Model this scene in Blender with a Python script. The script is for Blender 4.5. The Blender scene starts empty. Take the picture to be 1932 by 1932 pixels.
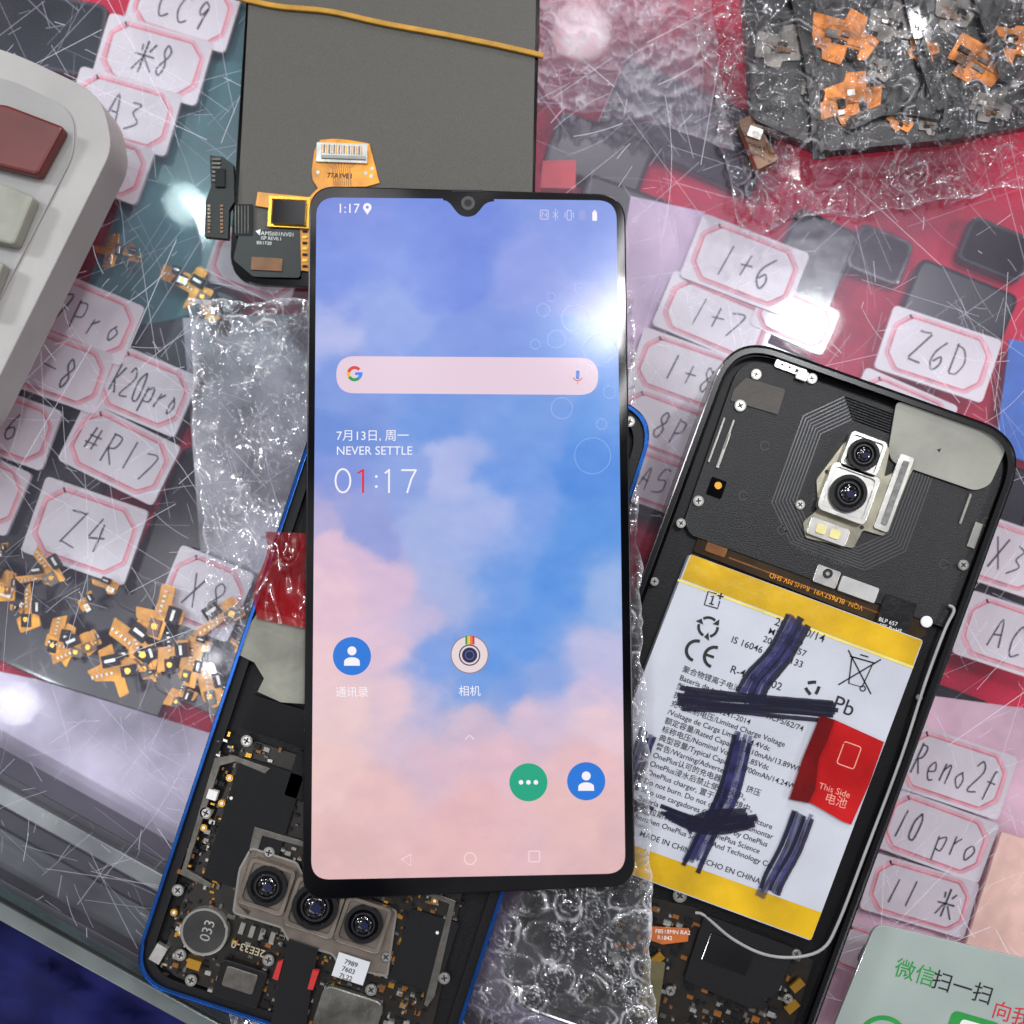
import bpy, math, random
import numpy as np
from mathutils import Vector
random.seed(7)
MM=0.001
TH=math.radians(5.0); FP=1937.0; D=0.2356
CAM=Vector((0,-D*math.sin(TH),D*math.cos(TH)))
def P(u,v,z=0.0):
    x=(u-966)/FP; y=-(v-966)/FP
    c,s=math.cos(TH),math.sin(TH)
    d=(x, y*c+s, y*s-c)
    t=(z*MM-CAM.z)/d[2]
    return (CAM.x+d[0]*t, CAM.y+d[1]*t, z*MM)
# ---------------------------------------------------------------- noise
_r=np.random.RandomState(3); _G=_r.rand(256,256)
def vn(x,y,o=0):
    x=np.asarray(x,float)+o*17.3; y=np.asarray(y,float)+o*9.1
    xi=np.floor(x).astype(int); yi=np.floor(y).astype(int)
    fx=x-xi; fy=y-yi; fx=fx*fx*(3-2*fx); fy=fy*fy*(3-2*fy)
    g=lambda a,b:_G[a%256,b%256]
    return (g(xi,yi)*(1-fx)+g(xi+1,yi)*fx)*(1-fy)+(g(xi,yi+1)*(1-fx)+g(xi+1,yi+1)*fx)*fy
def fbm(x,y,n=4,o=0):
    a=0;w=.5;t=0
    for i in range(n):
        a=a+w*vn(x*2**i,y*2**i,o+i*3);t+=w;w*=.5
    return a/t
# ---------------------------------------------------------------- materials
def lin(c):
    def f(v):
        v/=255.0
        return v/12.92 if v<=.04045 else ((v+.055)/1.055)**2.4
    return (f(c[0]),f(c[1]),f(c[2]),1)
MATS={}
def mat(name,c,rough=.5,metal=0,var=.12,vs=250,bump=0,bs=1500,emit=0,coat=0,alpha=1,spec=.5,c2=None):
    if name in MATS: return MATS[name]
    m=bpy.data.materials.new(name); m.use_nodes=True; nt=m.node_tree; n=nt.nodes; l=nt.links
    b=n['Principled BSDF']; c1=lin(c)
    b.inputs['Roughness'].default_value=rough; b.inputs['Metallic'].default_value=metal
    b.inputs['Specular IOR Level'].default_value=spec
    b.inputs['Coat Weight'].default_value=coat; b.inputs['Coat Roughness'].default_value=.05
    b.inputs['Alpha'].default_value=alpha
    tc=n.new('ShaderNodeTexCoord')
    if emit:
        b.inputs['Base Color'].default_value=(.01,.01,.01,1)
        b.inputs['Emission Color'].default_value=c1; b.inputs['Emission Strength'].default_value=emit
    else:
        ns=n.new('ShaderNodeTexNoise'); ns.inputs['Scale'].default_value=vs; ns.inputs['Detail'].default_value=5
        l.new(tc.outputs['Object'],ns.inputs['Vector'])
        r=n.new('ShaderNodeValToRGB'); l.new(ns.outputs['Fac'],r.inputs['Fac'])
        r.color_ramp.elements[0].position=.3; r.color_ramp.elements[1].position=.7
        k=lin(c2) if c2 else tuple(v*(1+var) for v in c1[:3])+(1,)
        r.color_ramp.elements[0].color=tuple(v*(1-var) for v in c1[:3])+(1,)
        r.color_ramp.elements[1].color=k
        l.new(r.outputs['Color'],b.inputs['Base Color'])
    if bump:
        nb=n.new('ShaderNodeTexNoise'); nb.inputs['Scale'].default_value=bs; nb.inputs['Detail'].default_value=4
        l.new(tc.outputs['Object'],nb.inputs['Vector'])
        bp=n.new('ShaderNodeBump'); bp.inputs['Strength'].default_value=bump; bp.inputs['Distance'].default_value=.0005
        l.new(nb.outputs['Fac'],bp.inputs['Height']); l.new(bp.outputs['Normal'],b.inputs['Normal'])
    MATS[name]=m; return m
def filmmat(name,tint,gl,df,rough=.08,bump=.6,bs=350,white=(235,235,240),haze=0,det=2,rd=0,rg_=0):
    m=bpy.data.materials.new(name); m.use_nodes=True; nt=m.node_tree; n=nt.nodes; l=nt.links; n.clear()
    o=n.new('ShaderNodeOutputMaterial'); tr=n.new('ShaderNodeBsdfTransparent'); tr.inputs[0].default_value=lin(tint)
    g=n.new('ShaderNodeBsdfGlossy'); g.inputs['Roughness'].default_value=rough
    d=n.new('ShaderNodeBsdfDiffuse'); d.inputs[0].default_value=lin(white)
    tc=n.new('ShaderNodeTexCoord')
    lw=n.new('ShaderNodeLayerWeight'); lw.inputs['Blend'].default_value=gl
    if bump:
        nb=n.new('ShaderNodeTexNoise'); nb.inputs['Scale'].default_value=bs; nb.inputs['Detail'].default_value=det
        nb.inputs['Distortion'].default_value=1.2
        l.new(tc.outputs['Object'],nb.inputs['Vector'])
        bp=n.new('ShaderNodeBump'); bp.inputs['Strength'].default_value=bump; bp.inputs['Distance'].default_value=.001
        l.new(nb.outputs['Fac'],bp.inputs['Height'])
        for q in (g,d,lw): l.new(bp.outputs['Normal'],q.inputs['Normal'])
    nz=n.new('ShaderNodeTexNoise'); nz.inputs['Scale'].default_value=90; nz.inputs['Detail'].default_value=6
    l.new(tc.outputs['Object'],nz.inputs['Vector'])
    mp=n.new('ShaderNodeMapRange'); mp.inputs[1].default_value=.3; mp.inputs[2].default_value=.7; mp.inputs[3].default_value=df*.3; mp.inputs[4].default_value=df*1.7
    l.new(nz.outputs['Fac'],mp.inputs[0])
    gf_,dfo=lw.outputs['Fresnel'],mp.outputs[0]
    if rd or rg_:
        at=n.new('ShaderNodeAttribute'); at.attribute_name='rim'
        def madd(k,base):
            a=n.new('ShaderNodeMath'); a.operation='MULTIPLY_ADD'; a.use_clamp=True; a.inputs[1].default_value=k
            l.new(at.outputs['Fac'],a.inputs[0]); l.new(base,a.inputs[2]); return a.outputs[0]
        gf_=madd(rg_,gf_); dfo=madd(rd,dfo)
    m1=n.new('ShaderNodeMixShader'); l.new(gf_,m1.inputs[0]); l.new(tr.outputs[0],m1.inputs[1]); l.new(g.outputs[0],m1.inputs[2])
    m2=n.new('ShaderNodeMixShader')
    l.new(dfo,m2.inputs[0])
    l.new(m1.outputs[0],m2.inputs[1]); l.new(d.outputs[0],m2.inputs[2])
    last=m2
    if haze:
        g2=n.new('ShaderNodeBsdfGlossy'); g2.inputs['Roughness'].default_value=.34; g2.inputs[0].default_value=lin((240,232,255))
        m3=n.new('ShaderNodeMixShader'); m3.inputs[0].default_value=haze
        l.new(m2.outputs[0],m3.inputs[1]); l.new(g2.outputs[0],m3.inputs[2]); last=m3
    l.new(last.outputs[0],o.inputs[0])
    MATS[name]=m; return m
# ---------------------------------------------------------------- builder
def rot(u,v,a):
    a=math.radians(a); return lambda x,y:(u+x*math.cos(a)-y*math.sin(a), v+x*math.sin(a)+y*math.cos(a))
def rect(u,v,w,h,a=0):
    f=rot(u,v,a); return [f(-w/2,-h/2),f(w/2,-h/2),f(w/2,h/2),f(-w/2,h/2)]
def rnd(pts,r,n=7):
    out=[];N=len(pts)
    for i in range(N):
        p=Vector(pts[i][:2]);a=Vector(pts[i-1][:2]);b=Vector(pts[(i+1)%N][:2])
        ri=r[i] if isinstance(r,(list,tuple)) else r
        if ri<=0: ri=.1
        da=(a-p).normalized();db=(b-p).normalized()
        ri=min(ri,(a-p).length*.49,(b-p).length*.49)
        s=p+da*ri;e=p+db*ri
        for k in range(n+1):
            t=k/n
            q=s*(1-t)**2+p*2*t*(1-t)*.98+e*t*t
            q=q+ (s+e)*.5*(2*t*(1-t)*.02)
            out.append((q.x,q.y))
    return out
def rrect(u,v,w,h,a=0,r=5,n=5): return rnd(rect(u,v,w,h,a),r,n)
def circ(u,v,r,n=28): return [(u+r*math.cos(2*math.pi*i/n),v+r*math.sin(2*math.pi*i/n)) for i in range(n)]
def area(p): return sum(p[i-1][0]*p[i][1]-p[i][0]*p[i-1][1] for i in range(len(p)))
def smooth(pts,k=5):
    if len(pts)<3: return pts
    o=[];N=len(pts)
    for i in range(N-1):
        p0=pts[max(i-1,0)];p1=pts[i];p2=pts[i+1];p3=pts[min(i+2,N-1)]
        for j in range(k):
            t=j/k
            o.append(tuple(.5*((2*p1[d])+(-p0[d]+p2[d])*t+(2*p0[d]-5*p1[d]+4*p2[d]-p3[d])*t*t+(-p0[d]+3*p1[d]-3*p2[d]+p3[d])*t**3) for d in range(len(p1))))
    o.append(pts[-1]); return o
class B:
    def __init__(s): s.V=[];s.F=[];s.I=[];s.M=[];s.S=[]
    def mi(s,m):
        if m not in s.M: s.M.append(m)
        return s.M.index(m)
    def face(s,idx,m,sm=False): s.F.append(idx);s.I.append(s.mi(m));s.S.append(sm)
    def flat(s,pts,z,m):
        if area(pts)>0: pts=pts[::-1]
        b=len(s.V); s.V+= [P(u,v,z) for u,v in pts]; s.face(list(range(b,b+len(pts))),m)
    def prism(s,pts,z0,z1,m,ms=None,bot=True):
        if area(pts)>0: pts=pts[::-1]
        n=len(pts);b=len(s.V)
        top=[P(u,v,z1) for u,v in pts]; s.V+=top; s.V+=[(p[0],p[1],z0*MM) for p in top]
        s.face(list(range(b,b+n)),m)
        for i in range(n):
            j=(i+1)%n; s.face([b+i,b+n+i,b+n+j,b+j],ms or m)
        if bot: s.face(list(range(b+2*n-1,b+n-1,-1)),ms or m)
        return s
    def ring(s,o,i_,z0,z1,m,mo=None):
        if area(o)>0: o=o[::-1]
        if area(i_)>0: i_=i_[::-1]
        n=len(o);b=len(s.V)
        A=[P(u,v,z1) for u,v in o];C=[P(u,v,z1) for u,v in i_]
        s.V+=A+C+[(p[0],p[1],z0*MM) for p in A]+[(p[0],p[1],z0*MM) for p in C]
        for k in range(n):
            j=(k+1)%n
            s.face([b+k,b+n+k,b+n+j,b+j],m)
            s.face([b+k,b+2*n+k,b+2*n+j,b+j],mo or m)
            s.face([b+n+k,b+n+j,b+3*n+j,b+3*n+k],m)
        return s
    def outline(s,pts,w,z,m,closed=True):
        s.ribbon(list(pts)+([pts[0],pts[1]] if closed else []),w,z,m)
    def ribbon(s,pts,w,z,m,thick=0,jw=0):
        N=len(pts);L=[]
        for i in range(N):
            a=pts[max(i-1,0)];c=pts[min(i+1,N-1)]
            dx,dy=c[0]-a[0],c[1]-a[1];q=math.hypot(dx,dy) or 1
            ww=w*(1+jw*random.uniform(-1,1))/2
            L.append(((pts[i][0]-dy/q*ww,pts[i][1]+dx/q*ww),(pts[i][0]+dy/q*ww,pts[i][1]-dx/q*ww)))
        if thick:
            s.prism([a for a,_ in L]+[c for _,c in L[::-1]],z,z+thick,m); return
        b=len(s.V)
        for a,c in L: s.V+=[P(*a,z),P(*c,z)]
        for i in range(N-1):
            k=b+2*i; s.face([k,k+2,k+3,k+1],m)
    def tube(s,pts,r,m,n=10):
        Q=[Vector(P(*p)) for p in pts]; b=len(s.V)
        for i,q in enumerate(Q):
            t=(Q[min(i+1,len(Q)-1)]-Q[max(i-1,0)]).normalized()
            sd=t.cross(Vector((0,0,1))).normalized(); up=sd.cross(t)
            for k in range(n):
                a=2*math.pi*k/n; s.V.append(tuple(q+(sd*math.cos(a)+up*math.sin(a))*r*MM))
        for i in range(len(Q)-1):
            for k in range(n):
                s.face([b+i*n+k,b+i*n+(k+1)%n,b+(i+1)*n+(k+1)%n,b+(i+1)*n+k],m,True)
        s.face([b+k for k in range(n)],m); e=b+(len(Q)-1)*n; s.face([e+k for k in range(n)][::-1],m)
    def dome(s,u,v,r,z,h,m,n=24,k=5):
        b=len(s.V)
        for i in range(k):
            rr=r*math.cos(i/k*math.pi/2); zz=z+h*math.sin(i/k*math.pi/2)
            s.V+=[P(a,c,zz) for a,c in circ(u,v,rr,n)]
        s.V.append(P(u,v,z+h))
        for i in range(k-1):
            for j in range(n):
                s.face([b+i*n+j,b+(i+1)*n+j,b+(i+1)*n+(j+1)%n,b+i*n+(j+1)%n],m,True)
        for j in range(n): s.face([b+(k-1)*n+j,b+k*n,b+(k-1)*n+(j+1)%n],m,True)
    def text(s,t,u,v,size,z,m,a=0,al='LEFT',off=0,xs=1,maxw=None):
        cu=bpy.data.curves.new('t','FONT'); cu.body=t; cu.size=1; cu.resolution_u=3; cu.align_x=al; cu.align_y='CENTER'; cu.offset=off
        ob=bpy.data.objects.new('t',cu); bpy.context.scene.collection.objects.link(ob)
        dg=bpy.context.evaluated_depsgraph_get(); ev=ob.evaluated_get(dg); me=ev.to_mesh()
        b=len(s.V); an=math.radians(a); ca,sa=math.cos(an),math.sin(an)
        if maxw and len(me.vertices):
            w=max(q.co.x for q in me.vertices)-min(q.co.x for q in me.vertices)
            xs=maxw/(w*size)
        for q in me.vertices:
            x,y=q.co.x*size*xs,q.co.y*size
            s.V.append(P(u+x*ca+y*sa,v+x*sa-y*ca,z))
        for p in me.polygons: s.face([b+i for i in p.vertices],m)
        ev.to_mesh_clear(); bpy.data.objects.remove(ob); bpy.data.curves.remove(cu)
    def done(s,name,parent=None,label=None,cat=None,group=None,kind=None,bevel=0):
        V=np.array(s.V); c=V.mean(0); c[2]=V[:,2].min()
        if parent is None and kind=='structure': c[:]=0
        me=bpy.data.meshes.new(name); me.from_pydata((V-c).tolist(),[],s.F)
        for m in s.M: me.materials.append(m)
        me.polygons.foreach_set('material_index',s.I); me.polygons.foreach_set('use_smooth',s.S); me.update()
        ob=bpy.data.objects.new(name,me); bpy.context.scene.collection.objects.link(ob)
        if parent is not None: ob.parent=parent; ob.location=Vector(c)-world(parent)
        else: ob.location=Vector(c)
        if label: ob['label']=label
        if cat: ob['category']=cat
        if group: ob['group']=group
        if kind: ob['kind']=kind
        if bevel:
            md=ob.modifiers.new('bevel','BEVEL'); md.width=bevel*MM; md.segments=2; md.limit_method='ANGLE'; md.angle_limit=math.radians(50)
        return ob
def world(o):
    p=Vector(o.location)
    while o.parent is not None: o=o.parent; p+=Vector(o.location)
    return p
def empty(name,u,v,z,label,cat):
    e=bpy.data.objects.new(name,None); bpy.context.scene.collection.objects.link(e); e.location=P(u,v,z)
    e.empty_display_size=.005; e['label']=label; e['category']=cat; return e
def arc(cx,cy,r,a0,a1,n=14): return [(cx+r*math.cos(math.radians(a0+(a1-a0)*i/n)),cy+r*math.sin(math.radians(a0+(a1-a0)*i/n))) for i in range(n+1)]
# ---------------------------------------------------------------- palette
black=mat('black_plastic',(15,15,17),.42,bump=.15,bs=3000,spec=.3)
blackgl=mat('black_gloss',(5,5,7),.06,coat=.3,var=0)
blackflat=mat('black_foam',(13,14,17),.7,bump=.3,bs=4000,spec=.3)
ink=mat('ink',(22,20,24),.6)
gray=mat('grey_metal',(150,148,142),.38,.7)
silver=mat('silver_metal',(205,203,198),.28,.85,var=.2,vs=400)
dsil=mat('dark_silver',(105,102,96),.4,.7,var=.25,vs=500)
gold=mat('gold_contact',(225,170,70),.25,.9)
amber=mat('amber_flex',(228,150,24),.25,coat=.7,var=.4,vs=200)
damber=mat('dark_amber_flex',(120,72,22),.3,coat=.5,var=.3)
white=mat('white_plastic',(225,225,222),.5)
lensb=mat('lens_glass',(5,6,9),.03,coat=1,var=0)
lensg=mat('lens_coating',(20,70,60),.1,coat=1,var=.5,vs=900,c2=(50,20,90))
# ================================================================= SETTING
cloth=mat('red_cloth',(200,10,60),.85,bump=.4,bs=1200,var=.4,vs=30)
b=B(); b.prism([(-1200,-1200),(3200,-1200),(3200,3420),(-1200,960)],-30,-28,cloth); b.done('display_shelf',kind='structure')
floor=mat('floor_tile',(150,140,150),.5,var=.1)
b=B(); b.flat([(-1400,-1400),(3600,-1400),(3600,4200),(-1400,4200)],-190,floor); b.done('floor',kind='structure')
glass=filmmat('counter_glass_sheet',(248,249,250),.12,.012,rough=.04,bump=.03,bs=40,white=(232,226,246),haze=.032)
scrm=[mat('scratch_bright',(235,235,245),.35,alpha=.5,var=0),mat('scratch_faint',(225,220,240),.35,alpha=.2,var=0)]
b=B(); gp=[(-1200,-1200),(3200,-1200),(3200,3514),(-1200,1006)]
b.prism(gp,-4,0,glass,ms=mat('glass_edge',(60,95,88),.15,coat=.8,var=.3),bot=False)
rs=random.Random(5)
for i in range(2400):
    u=rs.uniform(-60,2000);v=rs.uniform(-60,2000)
    if v>1690+.57*u-30 or (590<u<1180 and 380<v<1660): continue
    a=rs.choice([rs.gauss(1.0,.35),rs.gauss(-.7,.4),rs.uniform(0,3.14)])
    L=rs.choice([rs.uniform(8,40),rs.uniform(20,110),rs.uniform(80,300)]);cv=rs.choice([0,0,rs.uniform(-.1,.1)])
    pts=[(u,v)]
    for t in range(5): pts.append((pts[-1][0]+math.cos(a+cv*t)*L/5,pts[-1][1]+math.sin(a+cv*t)*L/5))
    if max(q[1]-(1690+.57*q[0]) for q in pts)>-10: continue
    k=0 if rs.random()<.28 else 1
    b.ribbon(pts,rs.choice([.6,.8,1.0,1.3]) if k==0 else rs.choice([.8,1.2,2.0]),.03+.01*(i%3),scrm[k])
b.done('counter_glass',label='scratched clear glass counter top over a shelf of parts',cat='counter')
railm=mat('rail_aluminium',(132,136,134),.3,.7,var=.35,vs=50); raild=mat('rail_dark',(14,18,20),.35)
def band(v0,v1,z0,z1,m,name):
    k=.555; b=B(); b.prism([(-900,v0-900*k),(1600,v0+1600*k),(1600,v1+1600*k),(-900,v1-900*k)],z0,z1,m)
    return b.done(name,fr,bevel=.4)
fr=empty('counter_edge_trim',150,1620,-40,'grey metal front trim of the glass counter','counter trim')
band(1455,1478,-28,-10,raild,'gasket')
band(1480,1520,-28,-8,railm,'rail')
band(1522,1560,-28,-12,raild,'gasket')
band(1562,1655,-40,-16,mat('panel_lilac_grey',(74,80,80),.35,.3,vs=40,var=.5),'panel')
band(1657,1700,-40,-11,raild,'gasket')
band(1702,1738,-40,-6,mat('edge_grey',(120,128,126),.2,.3,coat=.6,var=.25,vs=60),'rail')
dk=[mat('screen_black',(6,7,12),.12,coat=.4,var=.4),mat('screen_navy',(12,16,25),.25,coat=.3,var=.4,vs=60),mat('screen_grey',(50,50,58),.35,var=.3)]
def slab(u,v,w,h,a,mi=0,z=-27,r=18,lab='black spare phone screen lying on red cloth'):
    b=B(); b.prism(rrect(u,v,w,h,a,r),z,z+3,dk[mi])
    b.flat(rrect(u,v,w-14,h-14,a,r-4),z+3.05,dk[(mi+1)%2])
    b.done('spare_screen',label=lab,cat='phone screen',group='spare screens under the counter glass',bevel=.3)
for s_ in [(300,700,170,380,24,0),(60,900,260,420,24,0),(350,1020,150,330,24,1),(190,1190,330,260,24,0),(70,1120,230,240,24,0),
    (400,1240,160,200,24,1),(250,500,110,130,24,1),(30,50,330,140,10,2),(60,420,200,320,22,0),
    (1130,290,190,110,20,0),(1170,410,170,120,20,0),(1300,240,320,150,24,0),(1520,520,130,230,24,0),(1390,680,300,120,24,1),(1800,600,200,170,22,0),
    (1260,880,180,210,22,1),(1890,960,100,170,20,0),(1880,1120,120,60,20,0),(1760,1350,200,120,20,0),(1130,520,90,160,20,1),(1660,480,110,90,22,1),(1880,470,130,90,22,1)]:
    slab(*s_,z=-27.5+random.uniform(0,.6))
tealm=mat('teal_reflection',(46,104,110),.3,coat=.4,var=.6,vs=25)
b=B(); b.prism([(395,-60),(560,-60),(400,590),(120,640),(210,420)],-27.4,-23.6,tealm); b.done('reflection_panel',label='teal panel added for reflections in the counter glass',cat='painted reflection',bevel=.5)  # teal glass reflections put in as a coloured panel
lav=mat('lavender_haze',(215,190,220),.5,var=.35,vs=35)
def sheet(pts,m,name,lab,cat,z0=-24,z1=-23.4):
    b=B(); b.prism(pts,z0,z1,m); return b.done(name,label=lab,cat=cat)
glarem=mat('glare_grey',(95,88,105),.3,.4,var=.6,vs=25,c2=(215,205,228))
sheet([(-60,1255),(70,1282),(450,1400),(420,1640),(-60,1400)],glarem,'tone_sheet','grey lilac sheet added for a reflection in the glass','sheet')  # light reflected in the glass, painted as a grey lilac sheet
sheet([(345,600),(620,590),(620,1330),(400,1330)],mat('dark_backing',(70,70,78),.3,.4,var=.6,vs=45,c2=(200,198,208)),'tone_sheet','dark silvery sheet added for the tone behind the wrap','sheet',-23.6,-23.2)  # sheet added only to grey the view through the wrap
sheet([(830,1640),(1260,1640),(1290,2000),(800,2000)],mat('lilac_backing',(185,172,210),.5,var=.45,vs=40),'pale_sheet','lilac sheet added for the pale tone behind the wrap','paper',-23.6,-23.2)  # pale sheet added to lighten what shows through the wrap
sheet([(1190,370),(1330,400),(1290,560),(1160,830),(1120,800)],lav,'pale_sheet','pale lavender sheet added for haze on the glass','paper',-23.8,-23.2)  # lavender haze on the glass, put in as a coloured sheet
sheet([(1590,1290),(1960,1340),(1960,2000),(1430,2000)],mat('pale_pink_card',(225,188,205),.5,var=.35,vs=40),'pale_sheet','pale pink paper backing under the label cards','paper',-24.4,-23.8)
sheet([(1905,640),(1960,650),(1960,880),(1878,850)],mat('blue_card',(40,100,190),.4),'blue_card','blue plastic card lying on the shelf','card')
sheet([(1890,1570),(1960,1590),(1960,1850),(1820,1790)],mat('peach_card',(245,205,190),.5),'peach_card','pale peach card lying on the shelf','card',-20,-19)
G={'1':[[(.5,1),(.42,0)]],'+':[[(.1,.5),(.9,.55)],[(.5,.85),(.5,.15)]],'6':[[(.75,1),(.3,.6),(.2,.2),(.5,0),(.8,.2),(.6,.45),(.25,.3)]],
'7':[[(.1,.9),(.85,.95),(.4,0)]],'8':[[(.7,.85),(.4,1),(.3,.75),(.7,.35),(.5,0),(.2,.25),(.7,.7),(.72,.88)]],'Z':[[(.1,.95),(.5,.97),(.85,1)],[(.85,1),(.1,.05)],[(.1,.05),(.9,0)]],
'4':[[(.4,1),(.1,.4)],[(.1,.4),(.9,.45)],[(.65,.8),(.6,0)]],'D':[[(.2,1),(.2,0)],[(.1,1),(.6,.95),(.9,.5),(.6,.05),(.15,0)]],'K':[[(.2,1),(.2,0)],[(.85,.95),(.25,.5)],[(.3,.5),(.9,0)]],
'9':[[(.75,.8),(.45,1),(.2,.7),(.5,.5),(.75,.8),(.7,.4),(.6,0)]],'C':[[(.85,.85),(.5,1),(.15,.5),(.4,0),(.85,.12)]],'P':[[(.2,1),(.2,0)],[(.2,.95),(.7,.95),(.75,.6),(.2,.45)]],
'R':[[(.2,1),(.2,0)],[(.2,.95),(.7,.95),(.7,.6),(.2,.5)],[(.3,.5),(.85,0)]],'5':[[(.8,1),(.3,1),(.25,.6),(.7,.55),(.75,.15),(.2,0)]],
'0':[[(.5,1),(.2,.6),(.3,.05),(.7,.1),(.8,.7),(.5,1)]],'A':[[(.1,0),(.5,1),(.85,0)],[(.25,.4),(.75,.4)]],'X':[[(.1,1),(.85,0)],[(.85,1),(.1,0)]],
'2':[[(.15,.8),(.5,1),(.8,.75),(.15,.05),(.85,.05)]],'3':[[(.2,.95),(.7,.85),(.4,.55),(.8,.3),(.2,0)]],'e':[[(.2,.35),(.8,.4),(.5,.65),(.2,.35),(.4,0),(.8,.08)]],'n':[[(.2,.6),(.2,0)],[(.2,.4),(.6,.62),(.75,0)]],'f':[[(.8,1),(.5,.9),(.45,0)],[(.2,.55),(.8,.58)]],
'M':[[(-.1,.5),(1.1,.55)],[(.5,1.05),(.5,-.05)],[(.45,.5),(-.05,.05)],[(.55,.5),(1.1,.02)],[(.15,.95),(.3,.68)],[(.9,.98),(.68,.7)]],
'#':[[(.1,.6),(.9,.65)],[(.1,.3),(.9,.35)],[(.35,.9),(.3,.1)],[(.7,.9),(.6,.1)]],'-':[[(.1,.5),(.9,.5)]],'p':[[(.2,.6),(.2,-.3)],[(.2,.5),(.7,.6),(.7,.15),(.2,.1)]],'r':[[(.2,.6),(.2,0)],[(.2,.4),(.7,.6)]],'o':[[(.5,.55),(.2,.3),(.5,0),(.8,.3),(.5,.55)]],' ':[]}
cardw=mat('card_white',(220,215,222),.35,coat=.3,var=.16,vs=30); redl=mat('card_red_line',(218,110,124),.5,var=.35); redl2=mat('card_pink_line',(224,172,184),.5,var=.2); pen=mat('pen_ink',(55,50,66),.5,var=.4,vs=600)
def card(u,v,w,h,a,t,z=-21):
    b=B(); a+=random.uniform(-2.5,2.5); b.prism(rrect(u,v,w,h,a,10),z,z+1,cardw)
    f=rot(u,v,a); W,H=w*.44,h*.42; c=h*.2
    oc=[(-W+c,-H),(W-c,-H),(W,-H+c),(W,H-c),(W-c,H),(-W+c,H),(-W,H-c),(-W,-H+c)]
    for sc,wd,mm in ((1,8,redl2),(.95,2.6,redl)):
        b.outline(rnd([f(x*sc+random.uniform(-1,1),y*sc+random.uniform(-1,1)) for x,y in oc],4,2),wd,z+1.04+(0 if wd>3 else .03),mm)
    gh=h*.46; gw=min(gh*.66,(w*.78)/max(1,len(t))); x0=-gw*len(t)/2
    for i,ch in enumerate(t):
        dy=random.uniform(-4,4)
        for st in G.get(ch,[]):
            j=[(x0+(i+.1+p[0]*.8)*gw+random.uniform(-2.4,2.4)+p[1]*5,dy+gh*(.5-p[1])+random.uniform(-3,3)) for p in st]
            b.ribbon(smooth([f(*q) for q in j],5),random.uniform(2.6,3.6),z+1.1,pen,jw=.15)
    b.done('label_card',label=('white label card with red border reading '+t.replace('M','rice sign ')+' under glass') if t else 'blank white label card with red border under glass',cat='label card',group='handwritten label cards under the counter glass')
CA=[(345,15,200,118,17,'CC9'),(288,112,205,125,17,'M8'),(232,210,200,122,18,'A3'),(190,305,180,110,18,'8'),
(165,600,185,122,22,'7Pro'),(110,695,185,120,22,'-8'),(20,805,165,120,22,'6'),(-20,930,120,130,22,''),(272,735,175,125,24,'K20pro'),(225,855,200,125,24,'#R17'),(160,1002,205,150,20,'Z4'),(385,1120,150,140,22,'X8'),(480,500,170,110,20,'5'),
(1405,500,215,128,22,'1+6'),(1350,602,215,112,22,'1+7'),(1300,705,215,112,22,'1+8'),(1262,808,210,110,22,'8P'),(1770,668,215,125,20,'Z6D'),(1900,1050,150,125,20,'X3'),(1900,1200,180,125,20,'AC'),(1800,1455,215,125,18,'Reno2f'),(1765,1575,215,120,18,'10 pro'),(1735,1690,205,110,18,'11 M'),(1500,600,150,90,22,''),(1230,905,190,100,22,'A5'),(1700,780,190,110,22,'60'),(1640,1800,150,90,18,'04')]
for i,c in enumerate(CA): card(*c,z=-21.5+.12*(i%7))
rg=random.Random(11)
gfx=mat('gold_flex',(205,140,40),.28,.45,coat=.6,var=.5,vs=120,bump=.5,bs=250)
def flexbit(u,v,s,a,z=-19,par=None):
    f=rot(u,v,a); b=B()
    pts=rg.choice([[(-1,-.3),(-.4,-.35),(-.35,-.9),(.2,-.9),(.25,-.3),(.9,-.35),(1,.3),(.4,.3),(.35,.8),(0,.85),(-.05,.3),(-.9,.25)],
      [(-1,-.15),(.2,-.2),(.3,-.6),(.9,-.55),(.95,.4),(.4,.45),(.25,.15),(-.95,.2)],[(-.5,-1),(.1,-.9),(.15,.1),(.8,.2),(.8,.7),(-.3,.6),(-.25,-.3),(-.5,-.35)],[(-.9,-.45),(.9,-.5),(.9,.1),(.5,.5),(-.9,.45)]])
    b.prism(rnd([f(x*s*rg.uniform(.8,1.2),y*s*rg.uniform(.7,1.2)) for x,y in pts],3,2),z,z+.5,gfx)
    b.prism(rect(*f(-.05*s,-.4*s),s*.6,s*.45,a),z+.5,z+1.5,black); b.prism(rect(*f(.55*s,.1*s),s*.6,s*.4,a),z+.5,z+1,rg.choice([silver,dsil,black,damber]))
    b.prism(rect(*f(-.05*s,-.4*s),s*.4,s*.12,a),z+1.5,z+1.7,silver); b.prism(circ(*f(.5*s,.1*s),s*.12,12),z+1,z+1.2,gold)
    for k in range(5): b.prism(rect(*f((-.8+k*.18)*s,.05*s),s*.07,s*.12,a),z+.5,z+.8,silver)
    b.done('flex_cable',label='small amber flex cable with black connector under glass',cat='flex cable',group='amber flex cables under the counter glass',bevel=.05)
for i in range(27):
    u=-20+i*18;v=1100+u*.33+rg.uniform(-75,100); flexbit(u,v,rg.choice([rg.uniform(16,26),rg.uniform(30,58)]),rg.uniform(-60,120),z=-19.5+.3*(i%7))
for (u,v,s,a) in [(330,520,30,20),(365,545,42,30),(210,470,34,100),(250,480,22,10),(395,590,26,60)]: flexbit(u,v,s,a)
bl=mat('blue_cloth',(16,22,88),.9,bump=.5,bs=2500,var=.4,vs=30)
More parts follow.
